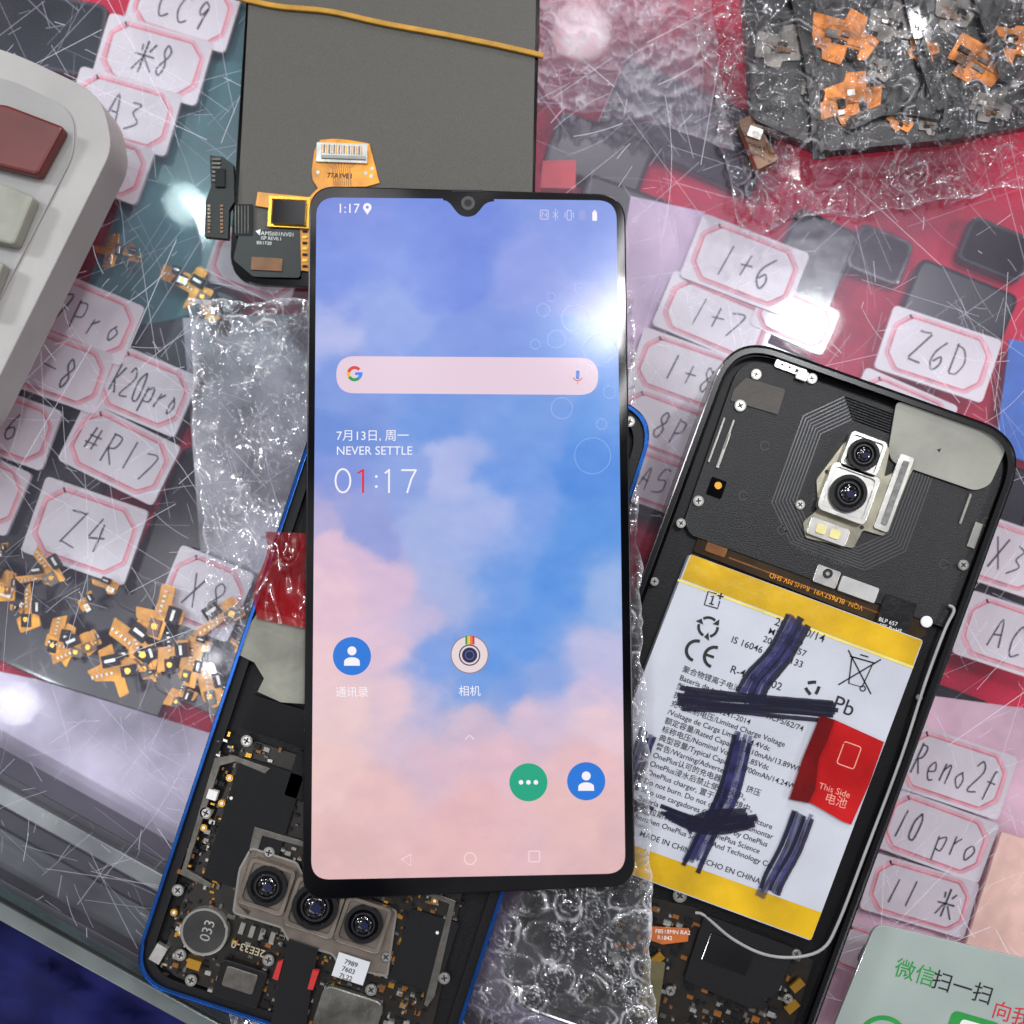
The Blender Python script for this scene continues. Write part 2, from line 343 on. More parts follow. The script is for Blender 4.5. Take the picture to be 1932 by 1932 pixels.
b=B(); N=50;base=len(b.V)
for j in range(N+1):
    for i in range(N+1):
        u=-400+i*26; v=1640+j*18
        b.V.append(P(u,v,-75+30*float(fbm(u/100,v/60,3))))
for j in range(N):
    for i in range(N): k=base+j*(N+1)+i; b.face([k,k+N+1,k+N+2,k+1],bl,True)
b.done('blue_garment',label='blue cloth garment below the counter edge',cat='clothing')
# ================================================================= calculator
cb=mat('calculator_body',(164,161,158),.45,bump=.12,bs=2500,var=.1,vs=60); kr=mat('key_maroon',(98,36,34),.35,var=.2,vs=80); kg=mat('key_grey',(142,142,130),.45,var=.1)
e=empty('calculator',60,500,0,'light grey desktop calculator with maroon and grey keys','calculator')
body=rnd([(-520,-40),(20,96),(192,178),(212,280),(-60,830),(-500,980)],[10,60,50,30,80,5],7)
b=B(); b.prism(body,.1,11,cb); b.done('calculator_body',e,bevel=2.2)
b=B(); b.prism(rnd([(-500,60),(20,150),(140,208),(140,290),(-80,720),(-500,900)],[5,30,40,30,30,5]),11.02,11.5,mat('calculator_face',(152,150,148),.4,var=.08,vs=60)); b.done('face_plate',e,bevel=.3)
for pts,m in (([(-70,190),(10,196),(120,238),(70,330),(-70,296)],kr),([(-70,335),(4,346),(64,370),(26,462),(-70,440)],kg),([(-80,480),(8,495),(-28,590),(-80,580)],kg)):
    b=B(); o=rnd(pts,9); b.prism(o,11.5,15,m); b.done('key',e,bevel=1.0)
# ================================================================= rear display (face down)
e=empty('spare_display',730,300,0,'large grey-backed display panel lying face down with amber flex cable','phone display')
out=rnd([(476,-200),(1024,-200),(1004,560),(431,535)],[10,10,40,62],9)
b=B(); b.prism(out,.2,1.8,blackgl); b.done('display_glass',e,bevel=.2)
bk=mat('display_back_foil',(82,80,74),.5,.25,bump=.25,bs=5000,var=.14,vs=3000)
b=B(); b.prism(rnd([(480,-200),(1015,-200),(1003,430),(446,440),(450,360)],3),1.8,2.05,bk); b.done('foil_backing',e)
b=B(); b.prism(smooth([(604,264),(640,262),(692,270),(697,272)],3)+[(716,345),(690,352),(640,352),(615,368),(588,420),(582,420),(583,372),(600,355),(590,340),(588,322),(593,285)],2.1,2.4,amber)
b.prism(rect(645,288,96,36,2),2.4,3.0,silver)
for k in range(17): b.prism(rect(607+k*4.7,280+k*.25,2.2,16,2),3.0,3.15,dsil if k%2 else amber)
b.prism(rect(648,296,84,6,2),3,3.4,gray)
for k in range(9): b.ribbon([(612+k*8,303),(628+k*4,318),(630+k*4,350)],1.3,2.44,damber)
for p in ((600,325),(690,327),(702,318),(700,332)): b.flat(circ(*p,3.4,12),2.46,silver)
b.text('77A1VE1',617,331,13,2.47,ink,2,off=.01); b.done('flex_cable',e)
b=B()
b.prism([(486,362),(584,372),(584,432),(512,428),(508,392),(482,388)],2.3,2.7,amber)
b.prism(rect(545,400,62,44,3),2.7,4.2,blackgl); b.ring(rect(545,400,78,58,3),rect(545,400,66,48,3),2.7,3.3,gold)
b.prism([(566,430),(584,430),(584,512),(568,510)],2.25,2.5,amber)
b.prism(rnd([(452,436),(566,430),(568,500),(566,524),(478,522),(440,490)],6),2.3,2.6,mat('black_flex',(22,20,21),.35,coat=.4))
b.prism(rect(503,498,58,24,3),2.6,3.0,damber); b.prism(rect(460,415,34,60,0),2.4,2.7,black)
for k in range(5): b.ribbon([(444+k*6,388),(444+k*6,440)],1.5,2.75,dsil)
for k in range(7): b.prism(rect(575,436+k*11,9,4,0),2.5,2.8,gold if k%2 else black)
b.text('AMS601NV01',492,440,11,2.65,white,3); b.text('ISP REV0.1',492,449,9,2.65,white,3); b.text('BR1730',484,458,9,2.65,white,3)
b.flat([(482,436),(492,432),(490,444)],2.66,white)
b.done('driver_board',e)
b=B()
b.prism([(396,293),(420,296),(440,310),(442,380),(432,396),(430,450),(386,446),(388,380),(398,352)],1.5,3.2,mat('connector_black',(18,17,17),.4))
for k in range(8):
    b.prism(rect(394,388+k*7,5,4),3.2,3.5,damber); b.prism(rect(418,388+k*7,5,4),3.2,3.5,damber)
for k in range(6): b.prism(rect(408,300+k*8,16,4),3.2,3.6,dsil)
b.prism(rect(415,335,18,34),3.2,3.8,black)
b.done('connector',e)
b=B(); b.ribbon(smooth([(440,-8),(520,10),(620,20),(720,42),(840,64),(940,84),(1026,104)],5),9.5,2.1,mat('rubber_yellow',(182,134,38),.55,bump=.3,var=.2),thick=.8)
b.done('rubber_band',label='yellow rubber band stretched across grey display back',cat='rubber band',bevel=.2)
b=B(); b.prism([(1024,303),(1087,302),(1086,356),(1020,354)],-18,-14,mat('red_sticker',(205,14,30),.4)); b.done('red_sticker',label='small square red sticker tab under glass',cat='sticker')
# ================================================================= bubble wrap
def inside(u,v,q):
    d=1e9
    for i in range(len(q)):
        a=q[i-1];c=q[i]; ex,ey=c[0]-a[0],c[1]-a[1];L=math.hypot(ex,ey)
        d=np.minimum(d,(ex*(v-a[1])-ey*(u-a[0]))/L)
    return d
def wrap(name,cor,nx,ny,zf,m,pitch=58,rad=25,hb=2.2,crump=1.2,seed=0,label='',cat='bubble wrap',edge_j=14,parent=None,wk=1.0,rk=1.0):
    s=np.linspace(0,1,nx+1)[None,:]*np.ones((ny+1,1)); t=np.linspace(0,1,ny+1)[:,None]*np.ones((1,nx+1))
    c=np.array(cor,float)
    U=(c[0,0]*(1-s)+c[1,0]*s)*(1-t)+(c[3,0]*(1-s)+c[2,0]*s)*t
    V=(c[0,1]*(1-s)+c[1,1]*s)*(1-t)+(c[3,1]*(1-s)+c[2,1]*s)*t
    U=U+(fbm(U/60,V/60,3,seed)-.5)*edge_j*2; V=V+(fbm(U/60,V/60,3,seed+5)-.5)*edge_j*2
    A=U+(fbm(U/110,V/110,2,seed+9)-.5)*75*wk+(fbm(U/28,V/28,2,seed+10)-.5)*14*wk; C=V+(fbm(U/110,V/110,2,seed+12)-.5)*75*wk+(fbm(U/28,V/28,2,seed+13)-.5)*14*wk
    an=.2; X=(A*math.cos(an)+C*math.sin(an))/pitch; Y=(-A*math.sin(an)+C*math.cos(an))/(pitch*.866)
    best=np.full(U.shape,9e9); idx=np.zeros(U.shape); id2=np.zeros(U.shape)
    for dj in (-1,0,1):
        jy=np.floor(Y+.5)+dj; off=(jy%2)*.5
        jx=np.floor(X-off+.5)+off
        d=np.hypot((X-jx)*pitch,(Y-jy)*pitch*.866); k=d<best
        idx=np.where(k,vn(jx*3.7,jy*5.1,seed),idx); id2=np.where(k,vn(jx*7.3+3,jy*2.9+1,seed+4),id2); best=np.where(k,d,best)
    pop=np.clip((id2-.33)*6,0,1)
    R=rad*(.86+.24*idx); q=np.clip(1-(best/R)**4,0,1)
    dent=np.clip(1-best/(R*.8),0,1)*(idx-.35)
    H=pop*(hb*(.5+.7*idx)*np.power(q,.6)-hb*.7*dent*fbm(U/22,V/22,2,seed+20))
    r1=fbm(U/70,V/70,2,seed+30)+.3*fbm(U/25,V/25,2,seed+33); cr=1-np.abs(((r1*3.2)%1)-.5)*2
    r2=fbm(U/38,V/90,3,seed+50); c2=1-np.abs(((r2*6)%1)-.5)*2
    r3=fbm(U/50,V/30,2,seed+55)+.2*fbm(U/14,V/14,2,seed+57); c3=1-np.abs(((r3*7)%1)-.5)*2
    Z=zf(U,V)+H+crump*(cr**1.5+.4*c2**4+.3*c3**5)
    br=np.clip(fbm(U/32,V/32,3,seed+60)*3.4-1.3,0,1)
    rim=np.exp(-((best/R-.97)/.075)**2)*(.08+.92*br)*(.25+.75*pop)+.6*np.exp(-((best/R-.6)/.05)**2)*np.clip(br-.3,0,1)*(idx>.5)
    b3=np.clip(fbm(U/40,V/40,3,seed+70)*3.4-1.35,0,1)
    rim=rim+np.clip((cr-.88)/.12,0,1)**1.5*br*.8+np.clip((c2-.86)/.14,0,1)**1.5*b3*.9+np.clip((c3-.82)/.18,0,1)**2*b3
    ed=np.minimum(np.minimum(s,1-s)*nx,np.minimum(t,1-t)*ny); rim=np.clip(rk*rim+np.exp(-ed/1.6)*.6,0,1)  # milky rims, creases and edges, whitened to carry their highlights
    b=B(); n1=nx+1
    for j in range(ny+1):
        for i in range(n1): b.V.append(P(U[j,i],V[j,i],float(Z[j,i])))
    for j in range(ny):
        for i in range(nx): k=j*n1+i; b.face([k,k+n1,k+n1+1,k+1],m,True)
    ob=b.done(name,parent,label=label,cat=None if parent else cat)
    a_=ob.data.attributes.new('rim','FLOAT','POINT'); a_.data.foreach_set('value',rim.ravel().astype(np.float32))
    return ob
RP=[(1378,628),(1940,828),(1485,2075),(925,1880)]
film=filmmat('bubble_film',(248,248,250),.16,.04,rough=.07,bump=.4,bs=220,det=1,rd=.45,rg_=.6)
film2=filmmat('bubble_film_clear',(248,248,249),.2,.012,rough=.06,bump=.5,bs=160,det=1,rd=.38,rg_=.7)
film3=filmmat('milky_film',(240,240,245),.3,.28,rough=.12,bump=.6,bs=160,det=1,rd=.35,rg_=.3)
def zf(U,V):
    d=inside(U,V,RP); t=np.clip((d+70)/60,0,1); t=t*t*(3-2*t)
    return .25+8.6*t*(V>1000)
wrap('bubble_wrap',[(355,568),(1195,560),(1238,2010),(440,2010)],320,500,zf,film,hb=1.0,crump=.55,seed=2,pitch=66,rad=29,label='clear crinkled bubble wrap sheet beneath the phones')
# ================================================================= blue phone
Zb=2.9
e=empty('blue_phone',740,1320,Zb,'opened blue-framed phone showing circuit board and triple camera','phone')
o=[(660,590),(1243,780),(836,2042),(243,1850)]
def inset(q,d):
    r=[]
    for i in range(4):
        p=Vector(q[i]);a=(Vector(q[i-1])-p).normalized();b_=(Vector(q[(i+1)%4])-p).normalized(); r.append(tuple(p+a*d+b_*d))
    return r
bfm=mat('blue_aluminium',(28,78,150),.25,.8,var=.2)
b=B(); b.ring(rnd(o,78,12),rnd(inset(o,5),75,12),Zb,Zb+7.0,bfm); b.done('frame',e,bevel=.25)
b=B(); b.ring(rnd(inset(o,5.5),75,12),rnd(inset(o,26),62,12),Zb+.5,Zb+6.2,black)
b.prism(rnd(inset(o,22),62,12),Zb+.3,Zb+4.6,mat('chassis_black',(14,14,17),.5,bump=.2,spec=.3)); b.done('chassis',e)
pcb=mat('circuit_board',(24,19,13),.35,coat=.3,var=.5,vs=400)
zt=Zb+4.7
b=B(); b.prism(rnd([(462,1392),(905,1536),(800,2010),(296,1830)],[30,30,20,50]),zt,zt+.8,pcb)
bf=[rrect(478,1560,125,240,17.5,8),rrect(800,1795,95,140,17.5,8),rrect(620,1480,150,90,17.5,5)]
rb=random.Random(4)
f=rot(600,1700,18)
for i in range(1300):
    x=rb.uniform(-275,260);y=rb.uniform(-250,225)
    u,v=f(x,y)
    if u<320 and v<1700: continue
    w,h=rb.choice([(5,9),(9,5),(8,4),(4,4),(11,8),(4,6),(3,5),(5,3)])
    b.prism(rect(u,v,w,h,18),zt+.8,zt+.8+rb.uniform(.3,.9),rb.choice([gray,damber,dsil,black,silver,damber,black,black,dsil,black,gold]))
b.done('circuit_board',e)
b=B(); b.prism([(474,1310),(575,1340),(575,1410),(455,1370)],zt,zt+1.3,blackgl); b.done('battery',e)
for q in bf:
    b=B(); b.prism(q,zt+.9,zt+1.7,blackflat); b.done('foam_pad',e,bevel=.1)
for q in ([(405,1430),(440,1425),(510,1450),(500,1460),(445,1437),(415,1445),(352,1640),(400,1668),(396,1676),(340,1650)],[(480,1560),(580,1590),(578,1600),(495,1577),(458,1700),(475,1720),(468,1728),(446,1706)],[(700,1640),(860,1700),(820,1880),(806,1900),(800,1896),(848,1706),(700,1652)]):
    b=B(); b.prism(q,zt+.8,zt+1.9,dsil); b.done('shield_wall',e,bevel=.1)
plate=mat('camera_plate',(122,112,103),.38,.6,var=.3,vs=150)
pl=[(474,1600),(560,1628),(572,1654),(648,1672),(660,1694),(748,1718),(730,1842),(640,1822),(628,1800),(545,1776),(532,1750),(440,1722),(452,1640)]
b=B(); b.prism(rnd(pl,7),zt+.9,zt+1.9,plate)
b.outline(rnd(pl,7),4,zt+1.95,gray)
b.done('camera_bracket',e,bevel=.1)
def camera(e,u,v,w,rl,a,z,name='camera_module',hm=gray):
    b=B(); b.ring(rrect(u,v,w,w,a,w*.13,6),rrect(u,v,w*.86,w*.86,a,w*.1,6),z,z+1.9,hm)
    b.prism(rrect(u,v,w*.85,w*.85,a,w*.1,6),z,z+1.4,hm)
    co=b.done(name,e,bevel=.1)
    b=B(); b.ring(circ(u,v,rl,36),circ(u,v,rl*.8,36),z+1.4,z+2.6,black); b.prism(circ(u,v,rl*.8,36),z+1.4,z+2.0,blackgl)
    b.ring(circ(u,v,rl*.62,36),circ(u,v,rl*.54,36),z+2,z+2.3,mat('lens_ring',(48,48,52),.3,.5)); b.dome(u,v,rl*.5,z+2.0,.6,lensb); 
    b.flat(circ(u+rl*.06,v+rl*.05,rl*.2,16),z+2.62,lensg)
    b.done('lens',co)
camera(e,503,1673,90,38,18,zt+1.5,hm=plate); camera(e,594,1712,98,44,18,zt+1.5,hm=plate); camera(e,685,1745,90,36,18,zt+1.5,hm=plate)
b=B(); b.ring(circ(385,1758,45,40),circ(385,1758,41,40),zt+.8,zt+2.6,gray); b.prism(circ(385,1758,41,40),zt+.8,zt+2.5,mat('motor_dark',(66,65,64),.35,.6,var=.35,vs=120))
b.text('033',392,1756,28,zt+2.6,silver,-72,'CENTER'); b.done('vibration_motor',e,bevel=.1)
lab=mat('label_white',(200,202,206),.5,var=.03)
b=B(); b.prism(rect(662,1828,62,46,18),zt+2.6,zt+2.8,lab)
for k,t in enumerate(('7989','7603','7L22')): b.text(t,650+k*-5,1814+k*13,13,zt+2.85,ink,18,off=.01)
b.done('paper_label',e)
b=B(); b.prism([(545,1772),(600,1790),(585,1880),(570,1990),(505,1970),(522,1860)],zt+2,zt+2.5,mat('black_flex2',(12,12,14),.3,coat=.3))
b.prism([(524,1815),(534,1812),(524,1850),(514,1846)],zt+2,zt+3,mat('red_clip',(180,40,42),.4)); b.prism([(590,1830),(602,1832),(590,1868),(580,1866)],zt+2,zt+3,mat('red_clip',(180,40,42),.4)); b.done('flex_cable',e)
b=B(); b.prism(rrect(452,1858,90,75,18,8),zt+.8,zt+2.6,black); b.prism(rrect(452,1850,62,40,18,6),zt+2.6,zt+3.0,dsil); b.done('earpiece_speaker',e,bevel=.2)
b=B(); b.prism(rrect(655,1920,120,95,18,20),zt+.8,zt+2.6,mat('worn_metal',(110,108,102),.35,.7,var=.6,vs=150,bump=.5,bs=400)); b.done('shield_can',e,bevel=.3)
b=B(); 
for k in range(4): b.prism(rect(456+k*19,1752+k*6,9,22,18),zt+.8,zt+1.4,gray)
b.text('2EE33-0',500,1800,20,zt+1.75,mat('silk',(170,160,130),.5),198,off=.01); b.done('contact_pads',e)
def screw(e,u,v,r,z,m=gray):
    b=B(); b.ring(circ(u,v,r,20),circ(u,v,r*.72,20),z,z+.5,m); b.prism(circ(u,v,r*.72,16),z,z+.7,silver)
    a=random.uniform(0,90)
    b.flat(rect(u,v,r*1.1,r*.26,a),z+.73,ink); b.flat(rect(u,v,r*.26,r*1.1,a),z+.74,ink); b.done('screw',e)
for u,v in ((465,1398),(388,1534),(335,1680),(507,1609),(340,1802),(700,1868),(506,1812),(838,1846),(728,1806),(360,1850)): screw(e,u,v,11,zt+1.4)
for (u,v) in ((433,1468),(436,1506),(418,1516),(384,1562),(328,1722),(340,1760),(820,1700),(825,1760),(710,1835),(860,1650)):
    b=B(); b.prism(circ(u,v,7,14),zt+.8,zt+1.6,gold); b.prism(circ(u,v,3,10),zt+1.6,zt+1.9,white); b.done('antenna_contact',e)
for q,m in ((rect(298,1800,34,22,-60),silver),(rect(365,1820,26,18,18),gold),(rect(400,1500,18,18,18),white)):
    b=B(); b.prism(q,zt+.8,zt+2.2,m); b.done('spring_contact',e)
screw(e,1188,795,10,Zb+6)
rtm=mat('red_tape',(130,12,20),.12,coat=.8,alpha=.78,var=.5,vs=50,bump=1,bs=90)
b=B(); NT=16
for j in range(NT+1):
    for i in range(NT+1):
        s_,t_=i/NT,j/NT; u=(500-20*t_+ (8*math.sin(t_*7)))*(1-s_)+600*s_; v=(1003+4*s_)+t_*(165+18*s_)
        b.V.append(P(u,v,Zb+7.1+1.6*float(fbm(u/22,v/45,2,4))))
for j in range(NT):
    for i in range(NT): k=j*(NT+1)+i; b.face([k,k+NT+1,k+NT+2,k+1],rtm,True)
b.done('red_tape',e,label='translucent dark red tape strip on the phone edge')
b=B(); b.prism([(490,1150),(600,1180),(600,1330),(530,1325),(486,1305),(498,1280),(480,1250),(450,1235),(456,1200)],Zb+6.6,Zb+6.9,mat('masking_tape',(130,130,119),.7,bump=.8,bs=300,var=.3,vs=90)); b.done('masking_tape',e,label='wrinkled grey masking tape over the phone edge')
# ================================================================= black phone
e=empty('black_phone',1430,1350,.1,'opened black phone with white battery and dual camera exposed','phone')
o=RP
frm=mat('black_aluminium',(14,14,16),.25,.2,var=.1,coat=.3)
b=B(); b.ring(rnd(o,95,14),rnd(inset(o,9),88,14),.1,8.2,frm); b.done('frame',e,bevel=.5)
b=B(); b.ring(rnd(inset(o,9.5),88,14),rnd(inset(o,17),84,14),.3,7.2,blackgl)
b.prism(rnd(inset(o,16),84,14),.3,5.2,black); b.done('chassis',e,bevel=.2)
b=B(); cov=rnd([(1400,668),(1912,852),(1795,1190),(1303,1010),(1290,985),(1330,870)],[55,55,8,8,6,6]); b.prism(cov,5.2,6.6,mat('cover_black',(12,13,15),.4,bump=.25,bs=3500,spec=.45,var=.3,vs=60))
f=rot(1612,912,20)
cl=mat('coil_line',(82,82,84),.3,.5)
for k in range(8):
    W=92+k*6;H=112+k*5;c=46+k*2
    b.outline([f(*p) for p in [(-W+c,-H),(W-c,-H),(W,-H+c),(W,H-c),(W-c,H),(-W+c,H),(-W,H-c),(-W,-H+c)]],2.4,6.66,cl)
for u,v in ((1443,841),(1402,935),(1862,985),(1780,1064),(1475,1000)): b.outline(circ(u,v,8,16),2.5,6.66,mat('dimple',(50,50,52),.5))
for (u,v,w,h) in ((1365,850,6,70),(1352,830,4,90),(1375,820,4,60),(1840,1010,16,50),(1822,960,5,60)): b.prism(rect(u,v,w,h,20),6.6,7.1,gray)
b.text('S-IC-30-59  E0393',1500,1032,14,6.7,cl,20)
b.done('rear_cover',e,bevel=.15)
b=B(); b.prism(rrect(1492,694,62,17,20,4),6.6,7.3,silver); b.prism(rrect(1514,708,22,18,20,3),7.3,7.8,white)
for k in range(3): b.flat(circ(1476+k*14,688+k*5,2.6,10),7.9 if k==2 else 7.35,ink)
b.done('contact_strip',e,bevel=.1)
b=B(); b.prism(rnd([(1385,735),(1408,712),(1482,735),(1468,782),(1378,756)],4),6.7,6.9,mat('grey_tape',(75,70,65),.6,bump=.3)); b.done('grey_tape',e)
b=B()
b.prism(rnd([(1590,838),(1615,820),(1680,845),(1668,900),(1735,868),(1720,890),(1668,1012),(1628,1000),(1610,1035),(1520,1015),(1515,985),(1545,960),(1540,905)],6),6.6,7.3,mat('bracket_metal',(150,145,128),.35,.7,var=.3,vs=200))
b.prism(rrect(1687,930,28,150,20,5),7.3,7.9,silver); b.prism(rrect(1689,930,12,128,20,3),7.9,8.1,mat('label_grey',(190,190,185),.6,var=.5,vs=700,c2=(90,90,90)))
for u,v in ((1716,884),(1662,1000),(1626,995),(1530,1000),(1560,890)): b.flat(circ(u,v,4,12),7.34,ink)
b.done('camera_bracket',e,bevel=.1)
camera(e,1630,857,72,30,20,7.3,hm=silver); camera(e,1602,930,96,35,20,7.3,hm=silver)
b=B(); b.prism(rrect(1563,1003,78,34,20,6),7.3,8.2,silver); 
for k in (-13,13): b.prism(rrect(1563+k,1003+k*.36,20,18,20,4),8.2,8.5,mat('flash_led',(225,215,150),.3))
b.done('flash_module',e,bevel=.1)
b=B(); b.prism(rrect(1352,920,30,34,20,3),6.6,7.0,blackgl); b.prism(circ(1355,916,7,14),7.0,7.3,gold); b.done('sensor',e)
for u,v,r in ((1427,706,10),(1532,714,10),(1397,765,11),(1318,945,10),(1285,987,9),(1510,952,9),(1818,1066,10),(1235,1097,8),(1680,1140,7),(1735,1316,6)): screw(e,u,v,r,6.65)
b=B(); b.prism(rnd([(1692,756),(1895,826),(1897,850),(1868,915),(1840,926),(1684,872),(1676,850)],12),7.0,7.35,mat('white_tape',(150,150,140),.5,coat=.3,bump=.4,bs=300,var=.18,vs=60,alpha=.93)); b.flat([(1768,848),(1776,846),(1772,854)],7.4,ink); b.done('white_tape',e)
b=B(); b.prism([(1318,1012),(1450,1062),(1740,1168),(1748,1196),(1735,1205),(1308,1040)],5.3,6.2,mat('brown_flex',(48,34,16),.2,coat=.6,var=.5,vs=100))
b.prism(rrect(1352,1035,40,22,20,3),6.2,6.5,damber); b.ribbon([(1375,1052),(1520,1106),(1700,1172)],3,6.25,damber)
b.text('VQN  BLP657.V91  RoHS MV SHD',1540,1116,13,6.3,amber,200,'CENTER')
b.done('flex_cable',e)
b=B(); b.prism(rrect(1560,1088,46,34,20,4),6.6,7.4,silver); b.prism(rrect(1620,1112,74,30,20,4),6.6,7.5,mat('light_grey_metal',(180,180,178),.4,.3)); b.ring(circ(1562,1082,9,16),circ(1562,1082,5,16),7.4,7.6,ink)
b.prism(circ(1749,1173,11,20),6.6,7.2,white)
b.done('board_connector',e,bevel=.1)
b=B(); b.prism(rrect(1692,1158,62,60,20,6),6.6,7.6,mat('black_tape',(20,21,24),.25,coat=.4,bump=.5,bs=300))
for k,t in enumerate(('BLP 657','685 RoHS','FPC RO1 94V')): b.text(t,1658,1168+k*11,11,7.66,white,17)
b.done('black_tape',e)
# battery
bat=mat('battery_white',(190,193,202),.35,bump=1,bs=60,var=.1,vs=45,coat=.4); yel=mat('battery_yellow',(206,164,8),.32,coat=.5,var=.3,vs=60,bump=1,bs=100)
q=[(1302,1045),(1742,1208),(1530,1775),(1082,1610)]
b=B(); b.prism(rnd(q,6,4),5.25,8.2,bat)
b.flat([(1304,1046),(1740,1209),(1722,1256),(1286,1092)],8.25,yel); b.flat([(1099,1560),(1550,1722),(1530,1773),(1084,1609)],8.25,yel)
b.flat([(1280,1092),(1724,1257),(1722,1262),(1278,1096)],8.28,mat('pale_yellow',(220,205,110),.4))
zb=8.3; A=20
f=rot(1345,1132,A-4)
b.ribbon([f(4,-13),f(-13,-13),f(-13,13),f(13,13),f(13,-2)],2.6,zb,ink); b.ribbon([f(-5,-5),f(-1,-8),f(-1,8)],2.8,zb+.005,ink); b.ribbon([f(-5,8),f(4,8)],2.4,zb+.01,ink)
b.ribbon([f(6,-11),f(18,-11)],3,zb+.01,ink); b.ribbon([f(12,-17),f(12,-5)],3,zb+.015,ink)
for k in range(3):
    a0=k*2.094; b.ribbon([(1336+18*math.cos(a0+t*.17),1183+18*math.sin(a0+t*.17)) for t in range(9)],5,zb,ink)
    t=a0+1.5;c=(1336+18*math.cos(t),1183+18*math.sin(t)); b.flat([(c[0]+8*math.cos(t),c[1]+8*math.sin(t)),(c[0]-8*math.cos(t),c[1]-8*math.sin(t)),(c[0]-9*math.sin(t),c[1]+9*math.cos(t))],zb+.01,ink)
b.ribbon(arc(1314,1228,19,110,290),6,zb,ink); b.ribbon(arc(1348,1240,19,110,290),6,zb,ink); b.ribbon([(1329,1234),(1347,1240)],5,zb+.01,ink)
T=[('2018/10/14',1462,1172,22),('M2385-84',1450,1190,17),('2033B48757',1440,1205,17),('IS 16046 IEC 62133',1380,1206,18),('R-41099902',1378,1262,21),('1ICP5/62/74',1445,1350,15),('MADE IN CHINA',1207,1572,15),('HECHO EN CHINA',1315,1620,15)]
LN=['聚合物锂离子电池组 /','Batería de polímero de litio','型号/Model: BLP685','执行标准: GB31241-2014','充电限制电压/Limited Charge Voltage','/Voltage de Carga Limitada: 4.4Vdc','额定容量/Rated Capacity: 3610mAh/13.89Wh','标称电压/Nominal Voltage: 3.85Vdc','典型容量/Typical Capacity: 3700mAh/14.24Wh','警告/Warning/Advertencia','OnePlus认可的充电器, 撞击、挤压','OnePlus浸水后禁止使用, 火中。','OnePlus charger, 置于高温环境中。','Do not burn. Do not disassemble, puncture','Sólo use cargadores OnePlus. No desmontar','Batería no removible.  Designed by OnePlus','一普拉斯科技有限公司  OnePlus Science','Shenzhen OnePlus Science And Technology Co., Ltd.']
T+=[(t,1288-5.6*k,1262+16.2*k,14.5) for k,t in enumerate(LN)]
for t,u,v,sz in T: b.text(t,u,v,sz,zb,ink,A,off=.002)
b.text('Pb',1572,1326,42,zb,ink,A)
f=rot(1622,1268,16)
for L in ([(-22,-24),(-14,26),(12,26),(20,-24),(-26,-24),(24,-24)],[(-8,-32),(8,-32)],[(-32,-34),(32,34)],[(32,-34),(-32,34)]): b.ribbon([f(*p) for p in L],2.6,zb+.01,ink)
b.outline([f(*p) for p in circ(14,28,5,12)],2.2,zb+.02,ink)
f=rot(1533,1298,16)
for k in range(3):
    a0=k*2.094-.5; g=lambda r,t:f(r*math.cos(t),r*math.sin(t))
    b.ribbon([g(13,a0),g(11,a0+.8),g(13,a0+1.3)],6,zb+.01,ink)
b.done('battery',e,bevel=0)
nv=mat('marker_navy',(30,28,80),.3,coat=.4,var=.6,vs=300,c2=(70,68,128),alpha=.55); nv2=mat('marker_black',(12,11,40),.35,coat=.3,var=.3,alpha=.85)
b=B(); zk=[8.34]
def mk(pts,w,m=nv,n=9):
    w*=1.15
    for i in range(n):
        o_=((i+.5)/n-.5)*w+random.uniform(-3,3); j0,j1=random.uniform(-12,10),random.uniform(-10,14)
        dx,dy=pts[-1][0]-pts[0][0],pts[-1][1]-pts[0][1];L=math.hypot(dx,dy);nx_,ny_=-dy/L,dx/L
        q=[(x+nx_*(o_+random.uniform(-3,3)),y+ny_*(o_+random.uniform(-3,3))) for x,y in pts]
        q[0]=(q[0][0]+dx/L*j0,q[0][1]+dy/L*j0); q[-1]=(q[-1][0]+dx/L*j1,q[-1][1]+dy/L*j1)
        zk[0]+=.005; b.ribbon(smooth(q,8),w/n*random.uniform(1.4,2.6),zk[0],nv2 if (m is nv2 or i%4==0) else m,jw=.08)
mk([(1504,1172),(1468,1235),(1430,1280),(1412,1315)],42)
mk([(1284,1318),(1380,1328),(1480,1334),(1574,1342)],30,nv2,9)
mk([(1400,1392),(1372,1500),(1335,1570),(1305,1628)],34)
mk([(1252,1530),(1310,1552),(1360,1558),(1416,1548)],22,nv2,7); mk([(1290,1562),(1340,1540),(1412,1536)],12,nv2,3)
mk([(1515,1535),(1490,1600),(1462,1655),(1448,1685)],36)
mk([(1222,1385),(1205,1440),(1190,1480)],26); mk([(1190,1518),(1205,1524),(1222,1530)],14,nv2,4)
b.done('marker_writing',e)
rt=mat('red_tab',(182,26,28),.2,coat=.7,alpha=.93,var=.3,vs=60,bump=.9,bs=120)
b=B(); b.prism([(1548,1350),(1575,1358),(1668,1400),(1640,1480),(1606,1556),(1590,1550),(1530,1515),(1488,1508),(1515,1430)],8.6,8.85,rt)
b.prism([(1548,1350),(1575,1358),(1560,1400),(1545,1430),(1538,1490),(1525,1515),(1490,1507),(1515,1430)],8.9,9.3,mat('red_tab_fold',(105,14,16),.2,coat=.7,var=.5,vs=70,bump=1,bs=120))
b.text('This Side',1545,1482,17,8.9,mat('tab_print',(225,150,135),.5),18); b.text('电池',1556,1505,22,8.9,MATS['tab_print'],18)
b.outline(rrect(1602,1425,34,44,20,5),2,8.9,MATS['tab_print'])
b.done('pull_tab',e)
